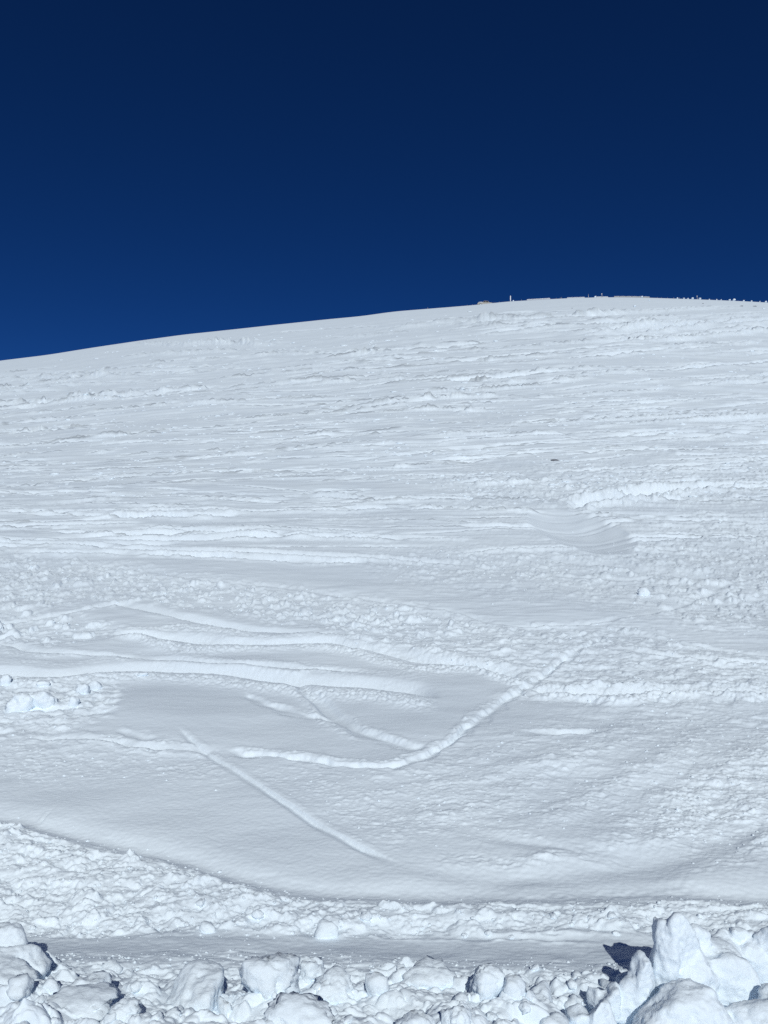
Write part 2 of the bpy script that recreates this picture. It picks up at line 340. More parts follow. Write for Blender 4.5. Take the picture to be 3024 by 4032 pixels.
def P(*a): return list(zip(a[0::2], a[1::2]))
N = [
  # foreground trench and the long rut above it
  dict(pts=P(1100,3672, 1512,3664, 1800,3680, 2150,3694, 2500,3700), w=0.02, dep=0.012, bn=0.4, bf=0.2, clean=0.6, fade=0.2),
  dict(pts=P(1500,3380, 1800,3430, 2150,3440, 2500,3400, 2750,3330, 3024,3240, 3400,3150), w=0.11, dep=0.03, bn=0.2, bf=0.2, jit=0.3, clean=0.5, fade=0.25, sharp=2.0),
  dict(pts=P(1750,3270, 2000,3310, 2300,3345, 2600,3350), w=0.06, dep=0.02, bn=0.25, bf=0.1, jit=0.3, clean=0.5, fade=0.3, sharp=2.0),
  # soft skid arcs sweeping up to the right
  dict(pts=P(1750,3290, 2000,3215, 2300,3085, 2560,2960, 2760,2860), w=0.10, dep=0.010, bn=0.4, bf=0.3, jit=0.18, clean=0.4, fade=0.3, sharp=2.0),
  dict(pts=P(2080,3300, 2350,3220, 2620,3090, 2850,2950, 3000,2850), w=0.10, dep=0.012, bn=0.4, bf=0.3, jit=0.18, clean=0.4, fade=0.3, sharp=2.0),
  dict(pts=P(1700,3090, 1900,3040, 2150,2960, 2400,2840, 2560,2760), w=0.09, dep=0.010, bn=0.4, bf=0.3, jit=0.18, clean=0.4, fade=0.3, sharp=2.0),
  # straight ski groove
  dict(pts=P(688,2884, 820,2975, 911,3032, 1012,3095, 1185,3205, 1322,3283, 1512,3371, 1600,3402), w=0.021, dep=0.02, bn=0.0, bf=0.15, jit=0.12, clean=0.9, fade=0.14, crumb=0.8, rev=2.9, wl=0.6),
  # curved rut rising to the right
  dict(pts=P(866,2966, 1094,2984, 1276,3014, 1512,3038, 1649,3004, 1740,2966, 1831,2893, 1922,2820, 1986,2765, 2077,2701, 2150,2647, 2241,2583, 2378,2510), w=0.042, dep=0.04, bn=0.05, bf=0.3, jit=0.7, clean=0.1, fade=0.06, rev=2.2, wl=0.9),
  dict(pts=P(90,2908, 365,2920, 547,2948, 747,2960, 900,2978), w=0.045, dep=0.035, bn=0.4, bf=0.2, jit=0.4, clean=0.3, fade=0.2, asym=1.2),
  dict(pts=P(450,2893, 547,2920, 630,2936), w=0.035, dep=0.025, bn=0.4, bf=0.3, jit=0.3, fade=0.3),
  dict(pts=P(957,2743, 1075,2793, 1212,2829, 1330,2852), w=0.04, dep=0.03, bn=0.0, bf=0.25, jit=0.5, clean=0.3, fade=0.1, rev=2.6),
  dict(pts=P(1360,2868, 1422,2898, 1512,2927, 1600,2954, 1690,2968), w=0.06, dep=0.035, bn=0.1, bf=0.25, jit=0.5, clean=0.3, fade=0.15, rev=2.4),
  dict(pts=P(1112,2683, 1230,2750, 1322,2832, 1440,2905), w=0.07, dep=0.03, bn=0.6, bf=0.1, jit=0.15, clean=0.5, fade=0.3),
  # big ruts at the left
  dict(pts=P(-500,2640, 0,2650, 182,2660, 410,2640, 638,2634, 911,2648, 1185,2676, 1512,2705, 1740,2740), w=0.23, dep=0.19, bn=0.2, bf=0.08, jit=0.16, clean=0.45, fade=0.05, asym=1.0),
  dict(pts=P(-500,2500, 0,2537, 137,2565, 365,2578, 638,2597, 911,2619, 1185,2632, 1512,2660), w=0.1, dep=0.085, bn=0.25, bf=0.1, jit=0.25, clean=0.5, fade=0.1, asym=1.2),
  dict(pts=P(430,2365, 540,2388, 638,2410, 820,2448, 1002,2480, 1276,2494, 1400,2500), w=0.14, dep=0.11, bn=0.1, bf=0.05, jit=0.06, clean=0.95, fade=0.12, asym=1.3),
  dict(pts=P(437,2492, 638,2503, 820,2521, 1048,2535, 1276,2528, 1512,2562, 1694,2600, 1922,2636, 2095,2668), w=0.19, dep=0.19, bn=0.3, bf=0.2, jit=0.35, clean=0.3, fade=0.06, asym=1.0),
  dict(pts=P(-400,2450, 0,2440, 200,2420, 420,2380, 560,2372), w=0.08, dep=0.05, bn=0.4, bf=0.3, jit=0.4, clean=0.5, fade=0.15),
  dict(pts=P(2000,2700, 2200,2730, 2420,2740, 2650,2735, 2900,2745, 3400,2760), w=0.11, dep=0.12, bn=0.4, bf=0.3, jit=0.5, clean=0.3, fade=0.1, asym=1.2),
  dict(pts=P(2040,2920, 2200,2905, 2400,2895), w=0.06, dep=0.035, bn=0.2, bf=0.3, jit=0.3, clean=0.7, fade=0.3),
  dict(pts=P(2440,2560, 2620,2585, 2900,2610, 3300,2630), w=0.09, dep=0.055, bn=0.4, bf=0.4, jit=0.4, clean=0.5, fade=0.1),
  dict(pts=P(560,2240, 800,2285, 1100,2308, 1300,2334, 1512,2366, 1785,2402, 1922,2442, 2022,2456, 2150,2456, 2378,2447, 2606,2402, 2788,2338, 2879,2297, 3024,2270), w=0.07, dep=0.035, bn=0.6, bf=0.0, jit=0.25, clean=0.7, fade=0.05, sharp=2.0),
  dict(pts=P(2450,2480, 2700,2530, 3024,2580, 3500,2600), w=0.08, dep=0.03, bn=0.5, bf=0.1, jit=0.3, fade=0.1),
  dict(pts=P(2154,2200, 2308,2213, 2432,2222, 2555,2247, 2728,2266, 2850,2268), w=0.22, dep=0.14, bn=0.3, bf=0.15, jit=0.2, clean=0.8, fade=0.1, asym=2.4),
  dict(pts=P(2160,2260, 2400,2275, 2650,2282), w=0.08, dep=0.05, bn=0.4, bf=0.2, jit=0.3, fade=0.2),
  # the long traverses higher up
  dict(pts=P(-400,2130, 0,2136, 456,2156, 911,2174, 1512,2198, 1900,2215), w=0.13, dep=0.179, bn=0.3, bf=0.2, jit=0.1, asym=1.2),
  dict(pts=P(0,2172, 638,2182, 1003,2200, 1512,2218), w=0.12, dep=0.128, bn=0.4, bf=0.2, jit=0.4, clean=0.4),
  dict(pts=P(500,2078, 760,2090, 1003,2100, 1300,2113, 1620,2124), w=0.17, dep=0.256, bn=0.3, bf=0.2, jit=0.1, asym=1.2),
  dict(pts=P(-300,2082, 0,2076, 300,2066, 592,2058), w=0.15, dep=0.205, bn=0.3, bf=0.2, jit=0.15, asym=1.2),
  dict(pts=P(-300,2026, 0,2021, 410,2012, 775,2010, 1094,2012, 1512,1999, 1700,1995), w=0.17, dep=0.256, bn=0.3, bf=0.15, jit=0.08, asym=1.2),
  dict(pts=P(390,2030, 729,2035, 950,2026), w=0.20, dep=0.307, bn=0.4, bf=0.3, jit=0.4, clean=0.5),
  dict(pts=P(-200,1944, 0,1943, 447,1936), w=0.17, dep=0.205, bn=0.3, bf=0.2, jit=0.08, asym=1.2),
  dict(pts=P(164,1891, 456,1871, 820,1853, 1185,1844, 1512,1835, 1700,1830), w=0.26, dep=0.358, bn=0.25, bf=0.15, jit=0.08, asym=1.2),
  dict(pts=P(370,1880, 640,1862, 900,1856, 1300,1852), w=0.14, dep=0.154, bn=0.3, bf=0.2, jit=0.1, asym=1.2),
  dict(pts=P(860,1885, 1200,1880, 1512,1872, 2115,1862), w=0.18, dep=0.205, bn=0.3, bf=0.2, jit=0.1, asym=1.2),
  dict(pts=P(1804,1898, 1960,1896, 2104,1891), w=0.22, dep=0.282, bn=0.3, bf=0.2, jit=0.1, asym=1.2),
  dict(pts=P(1200,1955, 1512,1962, 1877,1966), w=0.22, dep=0.282, bn=0.3, bf=0.2, jit=0.1, asym=1.2),
  dict(pts=P(1600,2002, 1800,2003, 1968,1998), w=0.16, dep=0.205, bn=0.3, bf=0.2, jit=0.1, asym=1.2),
  dict(pts=P(2230,1985, 2300,1973, 2423,1962, 2560,1940, 2733,1920, 2850,1912), w=0.35, dep=0.435, bn=0.4, bf=0.35, jit=0.5, clean=0.4),
  dict(pts=P(2742,1912, 2880,1909, 3024,1907, 3300,1902), w=0.24, dep=0.307, bn=0.3, bf=0.2, jit=0.08, asym=1.2),
  dict(pts=P(2600,1852, 2760,1850, 2935,1846), w=0.24, dep=0.282, bn=0.3, bf=0.2, jit=0.15, asym=1.2),
  dict(pts=P(2650,1798, 2800,1796, 2935,1789), w=0.26, dep=0.307, bn=0.3, bf=0.2, jit=0.08, asym=1.2),
  dict(pts=P(1694,1748, 1800,1738, 1922,1729, 2077,1718, 2250,1710), w=0.32, dep=0.435, bn=0.3, bf=0.1, jit=0.08, asym=1.2),
  dict(pts=P(2259,1702, 2450,1700, 2624,1697), w=0.32, dep=0.410, bn=0.3, bf=0.1, jit=0.08, asym=1.2),
  dict(pts=P(2806,1690, 2900,1682, 3024,1675, 3200,1668), w=0.34, dep=0.435, bn=0.3, bf=0.1, jit=0.08, asym=1.2),
  dict(pts=P(2090,1600, 2200,1592, 2332,1583, 2470,1577, 2606,1572), w=0.45, dep=0.563, bn=0.3, bf=0.1, jit=0.08, asym=1.2),
  dict(pts=P(2290,1645, 2400,1633, 2500,1626), w=0.38, dep=0.435, bn=0.3, bf=0.1, jit=0.08, asym=1.2),
  dict(pts=P(1780,1618, 1880,1610, 1990,1606), w=0.4, dep=0.410, bn=0.3, bf=0.1, jit=0.08, asym=1.2),
  dict(pts=P(857,1688, 1100,1678, 1367,1666, 1512,1662), w=0.36, dep=0.435, bn=0.3, bf=0.1, jit=0.1, asym=1.2),
  dict(pts=P(280,1610, 370,1603, 440,1594), w=0.42, dep=0.461, bn=0.3, bf=0.1, jit=0.08, asym=1.2),
  dict(pts=P(100,1696, 180,1697, 230,1695), w=0.3, dep=0.333, bn=0.3, bf=0.1, jit=0.08, asym=1.2),
  dict(pts=P(2480,1615, 2560,1605, 2650,1600), w=0.4, dep=0.512, bn=0.4, bf=0.3, jit=0.4),
]
def line_y(pts):
    d = dense([plan_at(px, py) for px, py in pts]); d = d[np.argsort(d[:, 0])]
    return np.interp(XX, d[:, 0], d[:, 1])
T_l = line_y(P(-900,3700, 0,3702, 300,3694, 900,3692, 1500,3702, 2000,3705, 2600,3725, 3900,3740))
E_l = line_y(P(-900,3138,0,3258,91,3283,365,3348,547,3390,729,3435,911,3492,1094,3533,1322,3564,1512,3572,1785,3571,2150,3575,2423,3575,2697,3558,3024,3581,3900,3588))
H += 0.026 * np.clip(YY - E_l - 0.3, 0, 1.4) * (1 - sstep(5, 10, YY))
wob = 0.03 * noise2(XX / 0.35, YY / 0.35, 81) + 0.015 * noise2(XX / 0.12, YY / 0.12, 82)
bx_, by_ = plan_at(2270, 2078)      # scooped bowl of a hard turn, right of centre
rho = ((XX - bx_) / 0.95) ** 2 + ((YY - by_) / 2.7) ** 2 + 0.1 * noise2(XX / 0.5, YY / 0.8, 83)
smooth_k *= 1 - 0.9 * (rho < 1.15)
dT = YY - T_l + wob
# near lip of the trench, falling away from the viewer; then the churned bank rising to its own crest with a soft hollow behind
near_on = sstep(-1.2, -0.9, dT)
H += (0.062 * (1 - sstep(-0.34, 0.03, dT)) + 0.34 * np.clip(-dT - 0.3, 0, 0.7) * (1 - 0.9 * sstep(1950, 2450, PX))) * sstep(-4, -1.0, YY - 2.2)
sE = np.clip((YY - T_l) / np.maximum(E_l - T_l, 0.05), 0, 1)
dE = YY - E_l + 0.3 * wob
bank_h = 0.018
H += bank_h * (sE ** 0.8) * (dE < 0) + bank_h * np.where(dE >= 0, (1 - sstep(0, 0.30, dE)) * 1.0, 0) - 0.036 * np.exp(-((dE - 0.14) / 0.10) ** 2)
smooth_k *= 1 - 0.8 * (sstep(-0.36, -0.26, dT) * (1 - sstep(0.0, 0.06, dT)))
smooth_k *= 1 - 0.9 * np.exp(-((dE - 0.15) / 0.13) ** 2) * (dE > 0.02)
for i, k in enumerate(N):
    track(seed=i + 3, **k)
# more traverses and turns than one could name, all the way up
rs = np.random.default_rng(11)
for i in range(520):
    py = 1225 + (rs.random() ** 1.15) * 930
    px = rs.uniform(-500, 3500)
    ln = rs.uniform(150, 1100) * (0.7 + 0.6 * rs.random())
    tilt = -0.05 + (1 - px / 3024) * -0.05 * (2100 - py) / 800 + rs.normal(0, 0.022)
    if py > 1900: tilt = rs.normal(0.0, 0.03)
    bend = rs.normal(0, 0.00003)
    pts = []
    for q in np.linspace(-0.5, 0.5, 5):
        xx = px + q * ln
        pts.append((xx, py + tilt * q * ln + bend * (q * ln) ** 2))
    sky_py = CY - FPX * float(skyline(np.array((px - CX) / FPX)))
    if min(p[1] for p in pts) < sky_py + 22: continue
    gx_, gy_ = plan_at(px, py)
    dyl = float(np.interp(gy_, Y, DY))
    w = max(0.06 + 0.08 * rs.random(), 0.9 * dyl)
    track(pts, w, w * rs.uniform(0.5, 1.8) * (1.6 if gy_ > 45 else 1.1), bn=rs.uniform(0.1, 0.5), bf=rs.uniform(0, 0.2), jit=rs.uniform(0.05, 0.35), clean=0.5, fade=0.3, seed=100 + i, asym=1.3)
# steep turns crossing the fall line, seen as short pale curves
for i in range(46):
    py = 1260 + rs.random() * 640
    px = rs.uniform(-200, 3200)
    sky_py = CY - FPX * float(skyline(np.array((px - CX) / FPX)))
    if py < sky_py + 60: continue
    ln = rs.uniform(60, 190); sg = rs.choice([-1, 1]); st = rs.uniform(0.18, 0.55)
    pts = [(px + q * ln, py + sg * st * q * ln + 0.0014 * st * (q * ln) ** 2) for q in np.linspace(-0.5, 0.5, 5)]
    gx_, gy_ = plan_at(px, py)
    dyl = float(np.interp(gy_, Y, DY))
    w = max(0.15, 0.9 * dyl)
    track(pts, w, w * rs.uniform(0.1, 0.25), bn=0.4, bf=0.3, jit=0.5, clean=0.3, fade=0.3, seed=600 + i)

# ---------------------------------------------------------------- relief: swells, ripples, crumbs and clods
H += 0.035 * noise2(XX / 1.9, YY / 1.3, 31) * sstep(2.2, 5, YY)
H += 0.009 * noise2(XX / 0.55, YY / 0.42, 32)
H += 0.22 * noise2(XX / 14, YY / 9, 33) * sstep(14, 40, YY) + 0.5 * noise2(XX / 40, YY / 30, 34) * sstep(40, 90, YY) * (1 - sstep(150, 215, YY))
H += 0.0012 * noise2(XX / 0.11, YY / 0.09, 35) * lod(0.08)
H += 0.0011 * noise2(XX / 0.026, YY / 0.022, 36) * lod(0.03)
rk_f = rough_f * smooth_k; rk_b = rough_b * smooth_k
wx = noise2(XX / 0.09, YY / 0.09, 51) * 0.02; wy = noise2(XX / 0.09, YY / 0.09, 52) * 0.02
def add_lumps(cell, amp, rmask, seed, keep, sq=1.0):
    wgt = rmask * lod(cell)
    ii = np.nonzero(wgt > 0.02)
    if len(ii[0]) == 0: return
    s = 1.0 / cell
    x = XX[ii] + wx[ii] * cell / 0.08; y = YY[ii] + wy[ii] * cell / 0.08
    l = lumps(x * s + seed * 3.1, y * s * sq, seed, keep)
    edge = 0.85 + 0.4 * noise2(x * s * 1.1, y * s * 1.1, seed + 9)
    H[ii] += amp * cell * wgt[ii] * (l * edge - 0.12)
nearw = 1 - sstep(7, 10, YY); midw = sstep(7, 10, YY)
add_lumps(0.24, 0.26, rk_b * nearw, 61, 0.5, 1.3)
H += rk_b * nearw * (0.026 * noise2(XX / 0.3, YY / 0.15, 91) + 0.012 * noise2(XX / 0.1, YY / 0.08, 92))
add_lumps(0.115, 0.50, rk_b * nearw, 62, 0.42, 1.35)
add_lumps(0.062, 0.70, np.maximum(rk_b * 0.8, rk_f * 0.6) * nearw, 63, 0.42, 1.35)
add_lumps(0.034, 0.80, rk_f * nearw, 64, 0.45, 1.3)
add_lumps(0.018, 0.85, rk_f * nearw, 65, 0.6, 1.2)
add_lumps(0.08, 1.35, rk_f * midw, 71, 0.5, 0.6)
add_lumps(0.16, 1.15, np.maximum(rk_b, rk_f * 0.5) * midw, 72, 0.5, 0.5)
add_lumps(0.34, 0.5, rk_b * sstep(12, 20, YY), 66, 0.45, 0.35)
add_lumps(0.34, 0.4, rk_f * sstep(25, 40, YY), 69, 0.45, 0.2)
add_lumps(0.8, 0.25, sstep(25, 45, YY) * rk_b, 67, 0.4, 0.25)
add_lumps(1.8, 0.14, sstep(55, 90, YY) * rk_b, 68, 0.4, 0.2)
# wind-packed streaks along the slope
for (cx_, cy_, am, s0, s1) in ((0.5, 0.12, 0.008, 6, 11), (0.9, 0.3, 0.014, 12, 20), (5, 0.3, 0.032, 12, 20), (2.0, 0.7, 0.03, 28, 45), (12, 0.7, 0.075, 25, 40), (4, 1.5, 0.06, 65, 100), (24, 1.5, 0.16, 55, 80), (7, 2.6, 0.1, 120, 160), (45, 2.6, 0.28, 110, 140)):
    n = noise2(XX / cx_ + 0.15 * YY / cy_, YY / cy_, int(cx_ * 10)) + 0.5 * noise2(XX / cx_ * 2.7, YY / cy_ * 1.7, int(cx_ * 10) + 1)
    n = np.where(n > 0, n, n * 0.4)
    H += 1.5 * am * n * sstep(s0, s1, YY) * np.clip(cy_ / DY[:, None] * 0.7 - 0.6, 0, 1) * (1 - sstep(200, 240, YY)) * (0.35 + 1.2 * np.clip(lane + 0.3, 0, 1.2))
bm_ = 1 - sstep(0.75, 1.25, rho)
H = H * (1 - 0.88 * bm_) - 0.20 * np.clip(1.1 - rho, 0, 1.1)
H *= (1 - 0.9 * sstep(190, 250, YY)) * sstep(-8, 0.5, YY)

# ---------------------------------------------------------------- materials
def mat(name, base, rough=0.6, metal=0.0, spec=0.3):
    m = bpy.data.materials.new(name); m.use_nodes = True
    b = m.node_tree.nodes['Principled BSDF']
    b.inputs['Base Color'].default_value = (*base, 1); b.inputs['Roughness'].default_value = rough
    b.inputs['Metallic'].default_value = metal; b.inputs['Specular IOR Level'].default_value = spec
    return m, m.node_tree, b
def snow_material(name, sss, radius, bumps):
    m, nt, b = mat(name, (0.79, 0.862, 0.93), 0.62, 0, 0.25)
    b.inputs['Subsurface Weight'].default_value = sss
    b.inputs['Subsurface Radius'].default_value = (0.7, 0.85, 1.0)
    b.inputs['Subsurface Scale'].default_value = radius
    geo = nt.nodes.new('ShaderNodeNewGeometry')
    prev = None
    for (sx, sy, sz, detail, strength, dist) in bumps:
        mp = nt.nodes.new('ShaderNodeMapping'); mp.inputs['Scale'].default_value = (sx, sy, sz)
        nt.links.new(geo.outputs['Position'], mp.inputs['Vector'])
        tx = nt.nodes.new('ShaderNodeTexNoise'); tx.inputs['Scale'].default_value = 1.0
        tx.inputs['Detail'].default_value = detail; tx.inputs['Roughness'].default_value = 0.62
        nt.links.new(mp.outputs[0], tx.inputs['Vector'])
        bp = nt.nodes.new('ShaderNodeBump'); bp.inputs['Strength'].default_value = strength; bp.inputs['Distance'].default_value = dist
        nt.links.new(tx.outputs['Fac'], bp.inputs['Height'])
        if prev: nt.links.new(prev.outputs[0], bp.inputs['Normal'])
        prev = bp
    nt.links.new(prev.outputs[0], b.inputs['Normal'])
    # faintly greyer old snow in patches
    tx = nt.nodes.new('ShaderNodeTexNoise'); tx.inputs['Scale'].default_value = 0.9; tx.inputs['Detail'].default_value = 6
    nt.links.new(geo.outputs['Position'], tx.inputs['Vector'])
    cr = nt.nodes.new('ShaderNodeValToRGB')
    cr.color_ramp.elements[0].position = 0.35; cr.color_ramp.elements[0].color = (0.765, 0.838, 0.905, 1)
    cr.color_ramp.elements[1].position = 0.65; cr.color_ramp.elements[1].color = (0.815, 0.887, 0.945, 1)
    nt.links.new(tx.outputs['Fac'], cr.inputs['Fac']); nt.links.new(cr.outputs['Color'], b.inputs['Base Color'])
    return m
M_snow = snow_material('snow', 0.0, 0.012, [(60, 60, 60, 3, 0.22, 0.006), (0.9, 2.6, 1.5, 4, 0.12, 0.1)])
M_clod = snow_material('clod_snow', 0.0, 0.015, [(90, 90, 90, 4, 0.35, 0.005), (28, 28, 28, 4, 0.4, 0.012)])

# ---------------------------------------------------------------- slope mesh
co = np.empty((NR, NC, 3), np.float32)
YT = true_y(Y)
KS = np.where(np.abs(Y) > 1e-3, YT / np.where(np.abs(Y) > 1e-3, Y, 1), YT[np.argmin(np.abs(Y - 0.5))] / Y[np.argmin(np.abs(Y - 0.5))])
co[..., 0] = XX * KS[:, None]; co[..., 1] = YT[:, None]; co[..., 2] = Z0 + H * KS[:, None]
XS = S * KS
me = bpy.data.meshes.new('snow_slope')
nv = NR * NC; nf = (NR - 1) * (NC - 1)
me.vertices.add(nv); me.vertices.foreach_set('co', co.reshape(-1))
idx = np.arange(nv, dtype=np.int32).reshape(NR, NC)
quads = np.stack([idx[:-1, :-1], idx[:-1, 1:], idx[1:, 1:], idx[1:, :-1]], -1).reshape(-1)
me.loops.add(nf * 4); me.loops.foreach_set('vertex_index', quads)
me.polygons.add(nf)
me.polygons.foreach_set('loop_start', np.arange(nf, dtype=np.int32) * 4)
me.polygons.foreach_set('use_smooth', np.ones(nf, bool))
me.update(calc_edges=True)
me.materials.append(M_snow)
slope = bpy.data.objects.new('snow_slope', me); col.objects.link(slope)
slope['kind'] = 'structure'
slope['label'] = 'white snow slope rising to the crest, cut by ski tracks'

def surf(x, y):
    """height of the built snow surface"""
    r = int(np.clip(np.searchsorted(YT, y), 1, NR - 1))
    f = (y - YT[r - 1]) / (YT[r] - YT[r - 1])
    c = np.interp(x / (XS[r - 1] * (1 - f) + XS[r] * f), u_all, np.arange(NC))
    c0 = int(min(c, NC - 2)); g_ = c - c0
    za = co[r - 1, c0, 2] * (1 - g_) + co[r - 1, c0 + 1, 2] * g_
    zb = co[r, c0, 2] * (1 - g_) + co[r, c0 + 1, 2] * g_
    return float(za * (1 - f) + zb * f)
#OBJECTS#
# ---------------------------------------------------------------- builders for things
def noise3(p, seed):
    return (noise2(p[:, 0] + 0.31 * p[:, 2], p[:, 1] + 5.3, seed) + noise2(p[:, 1] + 0.27 * p[:, 0], p[:, 2] + 9.1, seed + 1)
            + noise2(p[:, 2] + 0.23 * p[:, 1], p[:, 0] + 2.7, seed + 2)) / 2.0
ICO = {}
def ico(n):
    if n not in ICO:
        b = bmesh.new(); bmesh.ops.create_icosphere(b, subdivisions=n, radius=1.0)
        v = np.array([x.co[:] for x in b.verts]); f = np.array([[q.index for q in p.verts] for p in b.faces], np.int32)
        b.free(); ICO[n] = (v / np.linalg.norm(v, axis=1)[:, None], f)
    return ICO[n]
def clod_shape(n, r, seed, facets=9, soft=6.0, rough=0.06, rot=None, grain=0.02, be=3.2):
    """an uneven block of packed snow: rounded polytope with a pitted surface; r = half sizes"""
    v, f = ico(n)
    q = np.random.default_rng(seed)
    nr = q.normal(size=(facets, 3)); nr /= np.linalg.norm(nr, axis=1)[:, None]
    dist = q.uniform(0.72, 1.02, facets)
    k = np.maximum(v @ nr.T, 0.02) / dist[None, :]
    bx = 1.0 / (np.abs(v) ** be).sum(1) ** (1 / be)
    rad = 1.0 / ((k ** soft).sum(1) + (1 / (1.05 * bx)) ** soft) ** (1 / soft)
    p = v * rad[:, None]
    bil = lambda fq, sd: 0.28 - np.abs(noise3(p * fq + seed, sd))
    rad = rad * (1 + rough * 1.5 * noise3(p * 1.6 + seed, seed) + rough * 2.2 * bil(2.6, seed + 5) + rough * 1.5 * bil(5.5, seed + 9))
    if n >= 4:
        rad = rad * (1 + rough * 0.8 * bil(11, seed + 13) + rough * 0.35 * noise3(p * 21, seed + 17))
    p = v * rad[:, None] * np.array(r)[None, :]
    if rot is not None:
        p = p @ np.array(Matrix.Rotation(rot[2], 3, 'Z') @ Matrix.Rotation(rot[1], 3, 'Y') @ Matrix.Rotation(rot[0], 3, 'X')).T
    return p, f
def mesh_from(name, v, f, m, smooth=True):
    me = bpy.data.meshes.new(name)
    me.from_pydata([tuple(a) for a in v], [], [tuple(int(i) for i in a) for a in f])
    me.polygons.foreach_set('use_smooth', np.full(len(me.polygons), smooth))
    me.materials.append(m); me.update()
    return me
def add(name, me, loc=(0, 0, 0), parent=None, rot=(0, 0, 0)):
    o = bpy.data.objects.new(name, me); col.objects.link(o)
    o.location = loc; o.rotation_euler = rot
    if parent: o.parent = parent
    return o
def tag(o, label, cat, group=None):
    o['label'] = label; o['category'] = cat
    if group: o['group'] = group
    return o
def composite(parts, voxel, seed, amp):
    """several blocks frozen together: welded with a voxel remesh, then given a pitted surface"""
    vs, fs, n0 = [], [], 0
    for v, f in parts:
        vs.append(v); fs.append(f + n0); n0 += len(v)
    me = mesh_from('tmp', np.vstack(vs), np.vstack(fs), M_clod)
    o = bpy.data.objects.new('tmp', me); col.objects.link(o)
    md = o.modifiers.new('r', 'REMESH'); md.mode = 'VOXEL'; md.voxel_size = voxel; md.use_smooth_shade = True
    sm = o.modifiers.new('s', 'SMOOTH'); sm.iterations = 1; sm.factor = 0.5
    dg = bpy.context.evaluated_depsgraph_get()
    out = bpy.data.meshes.new_from_object(o.evaluated_get(dg))
    bpy.data.objects.remove(o)
    n = len(out.vertices)
    c = np.empty(n * 3, np.float32); nn = np.empty(n * 3, np.float32)
    out.vertices.foreach_get('co', c); out.vertices.foreach_get('normal', nn)
    c = c.reshape(-1, 3); nn = nn.reshape(-1, 3)
    d = amp * (1.3 * noise3(c / 0.07, seed) + 1.1 * (0.25 - np.abs(noise3(c / 0.035, seed + 4))) + 0.7 * (0.25 - np.abs(noise3(c / 0.018, seed + 6))) + 0.3 * noise3(c / 0.009, seed + 8))
    c = c + nn * d[:, None]
    out.vertices.foreach_set('co', c.reshape(-1).astype(np.float32)); out.update()
    out.materials.clear(); out.materials.append(M_clod)
    return out
def block_at(x0, x1, top, base, depth=0.8):
    """photo box -> ground point and half sizes in metres (base = pixel row where it meets the snow)"""
    gx_, gy_ = hit((x0 + x1) / 2, base)
    k = gy_ / FPX
    hw = (x1 - x0) / 2 * k
    hh = (base - top) / 2 * k
    return gx_, gy_, hw, hh, max(hw, hh) * depth

def hit(px, py):
    """pixel -> point where the line of sight meets the built snow surface (near ground), else the smooth hill"""
    u = (px - CX) / FPX; t = (CY - py) / FPX
    ys = np.geomspace(1.2, 9.0, 260)
    for y in ys:
        if EYE + y * t <= surf(u * y, y):
            return u * y, float(y)
    return ground_at(px, py)
# ---------------------------------------------------------------- large snow blocks
def single(px0, px1, top, base, label, seed, n=4, facets=9, soft=6, rough=0.06, rot=(0, 0, 0), depth=0.8, sink=0.12, name='snow_clod', group=None, grain=0.02):
    gx_, gy_, hw, hh, dp = block_at(px0, px1, top, base, depth)
    v, f = clod_shape(n, (hw * 1.12, dp, hh * 1.4), seed, facets, soft, rough, rot, grain)
    zb = surf(gx_, gy_)
    o = add(name, mesh_from(name, v, f, M_clod), (gx_, gy_ + dp * 0.35, zb + hh * ((0.15 if seed in (303, 308, 310, 314) else -0.25) if base > 3700 else 0.3)))
    return tag(o, label, 'snow clod' if name == 'snow_clod' else 'snow block', group)

def part_box(px0, px1, top, base, dy, seed, depth=0.8, rot=(0, 0, 0), facets=9, soft=7, rough=0.05, ybase=None):
    """one block of a composite pile; dy shifts it away from the viewer at unchanged apparent size"""
    gy_ = (ybase or 1.95) + dy
    k = gy_ / FPX
    cx = ((px0 + px1) / 2 - CX) * k; hw = (px1 - px0) / 2 * k; hh = (base - top) / 2 * k
    cz = EYE + (CY - (top + base) / 2) * k
    v, f = clod_shape(4, (hw * 1.12, max(hw, hh) * depth, hh * 1.12), seed, facets, soft, 0.03, rot, be=10.0)
    return v + np.array([cx, gy_, cz])[None, :], f
def pile(name, parts, label, seed, voxel=0.005, amp=0.007):
    me = composite(parts, voxel, seed, amp)
    c = np.empty(len(me.vertices) * 3, np.float32); me.vertices.foreach_get('co', c); c = c.reshape(-1, 3)
    org = np.array([c[:, 0].mean(), c[:, 1].mean(), c[:, 2].min()])
    me.vertices.foreach_set('co', (c - org).reshape(-1).astype(np.float32)); me.update()
    return tag(add(name, me, tuple(org)), label, 'snow block')

R_ = math.radians
pile('snow_block', [
    part_box(2600, 2735, 3612, 3860, 0.06, 201, 0.4, (0, R_(10), R_(12)), 6, 14),
    part_box(2575, 2665, 3655, 3960, 0.04, 202, 0.4, (0, R_(5), R_(-12)), 6, 14),
    part_box(2625, 2800, 3720, 4060, 0.05, 203, 0.5, (0, R_(4), R_(25)), 7, 12),
    part_box(2720, 2900, 3690, 3990, 0.12, 204, 0.6, (0, R_(-15), R_(20)), 9, 8),
    part_box(2680, 2800, 3648, 3700, 0.10, 210, 0.4, (0, R_(28), 0), 6, 14),
    part_box(2585, 2625, 3640, 3760, 0.05, 212, 0.5, (0, R_(18), 0), 6, 14),
    part_box(2755, 2790, 3660, 3760, 0.12, 213, 0.5, (0, R_(-24), 0), 6, 14),
    part_box(2640, 3000, 3780, 4060, 0.06, 211, 0.4, (R_(-15), 0, 0), 9, 6),
], 'tall upright snow block with shaded left face, highest in the lower right corner', 21)
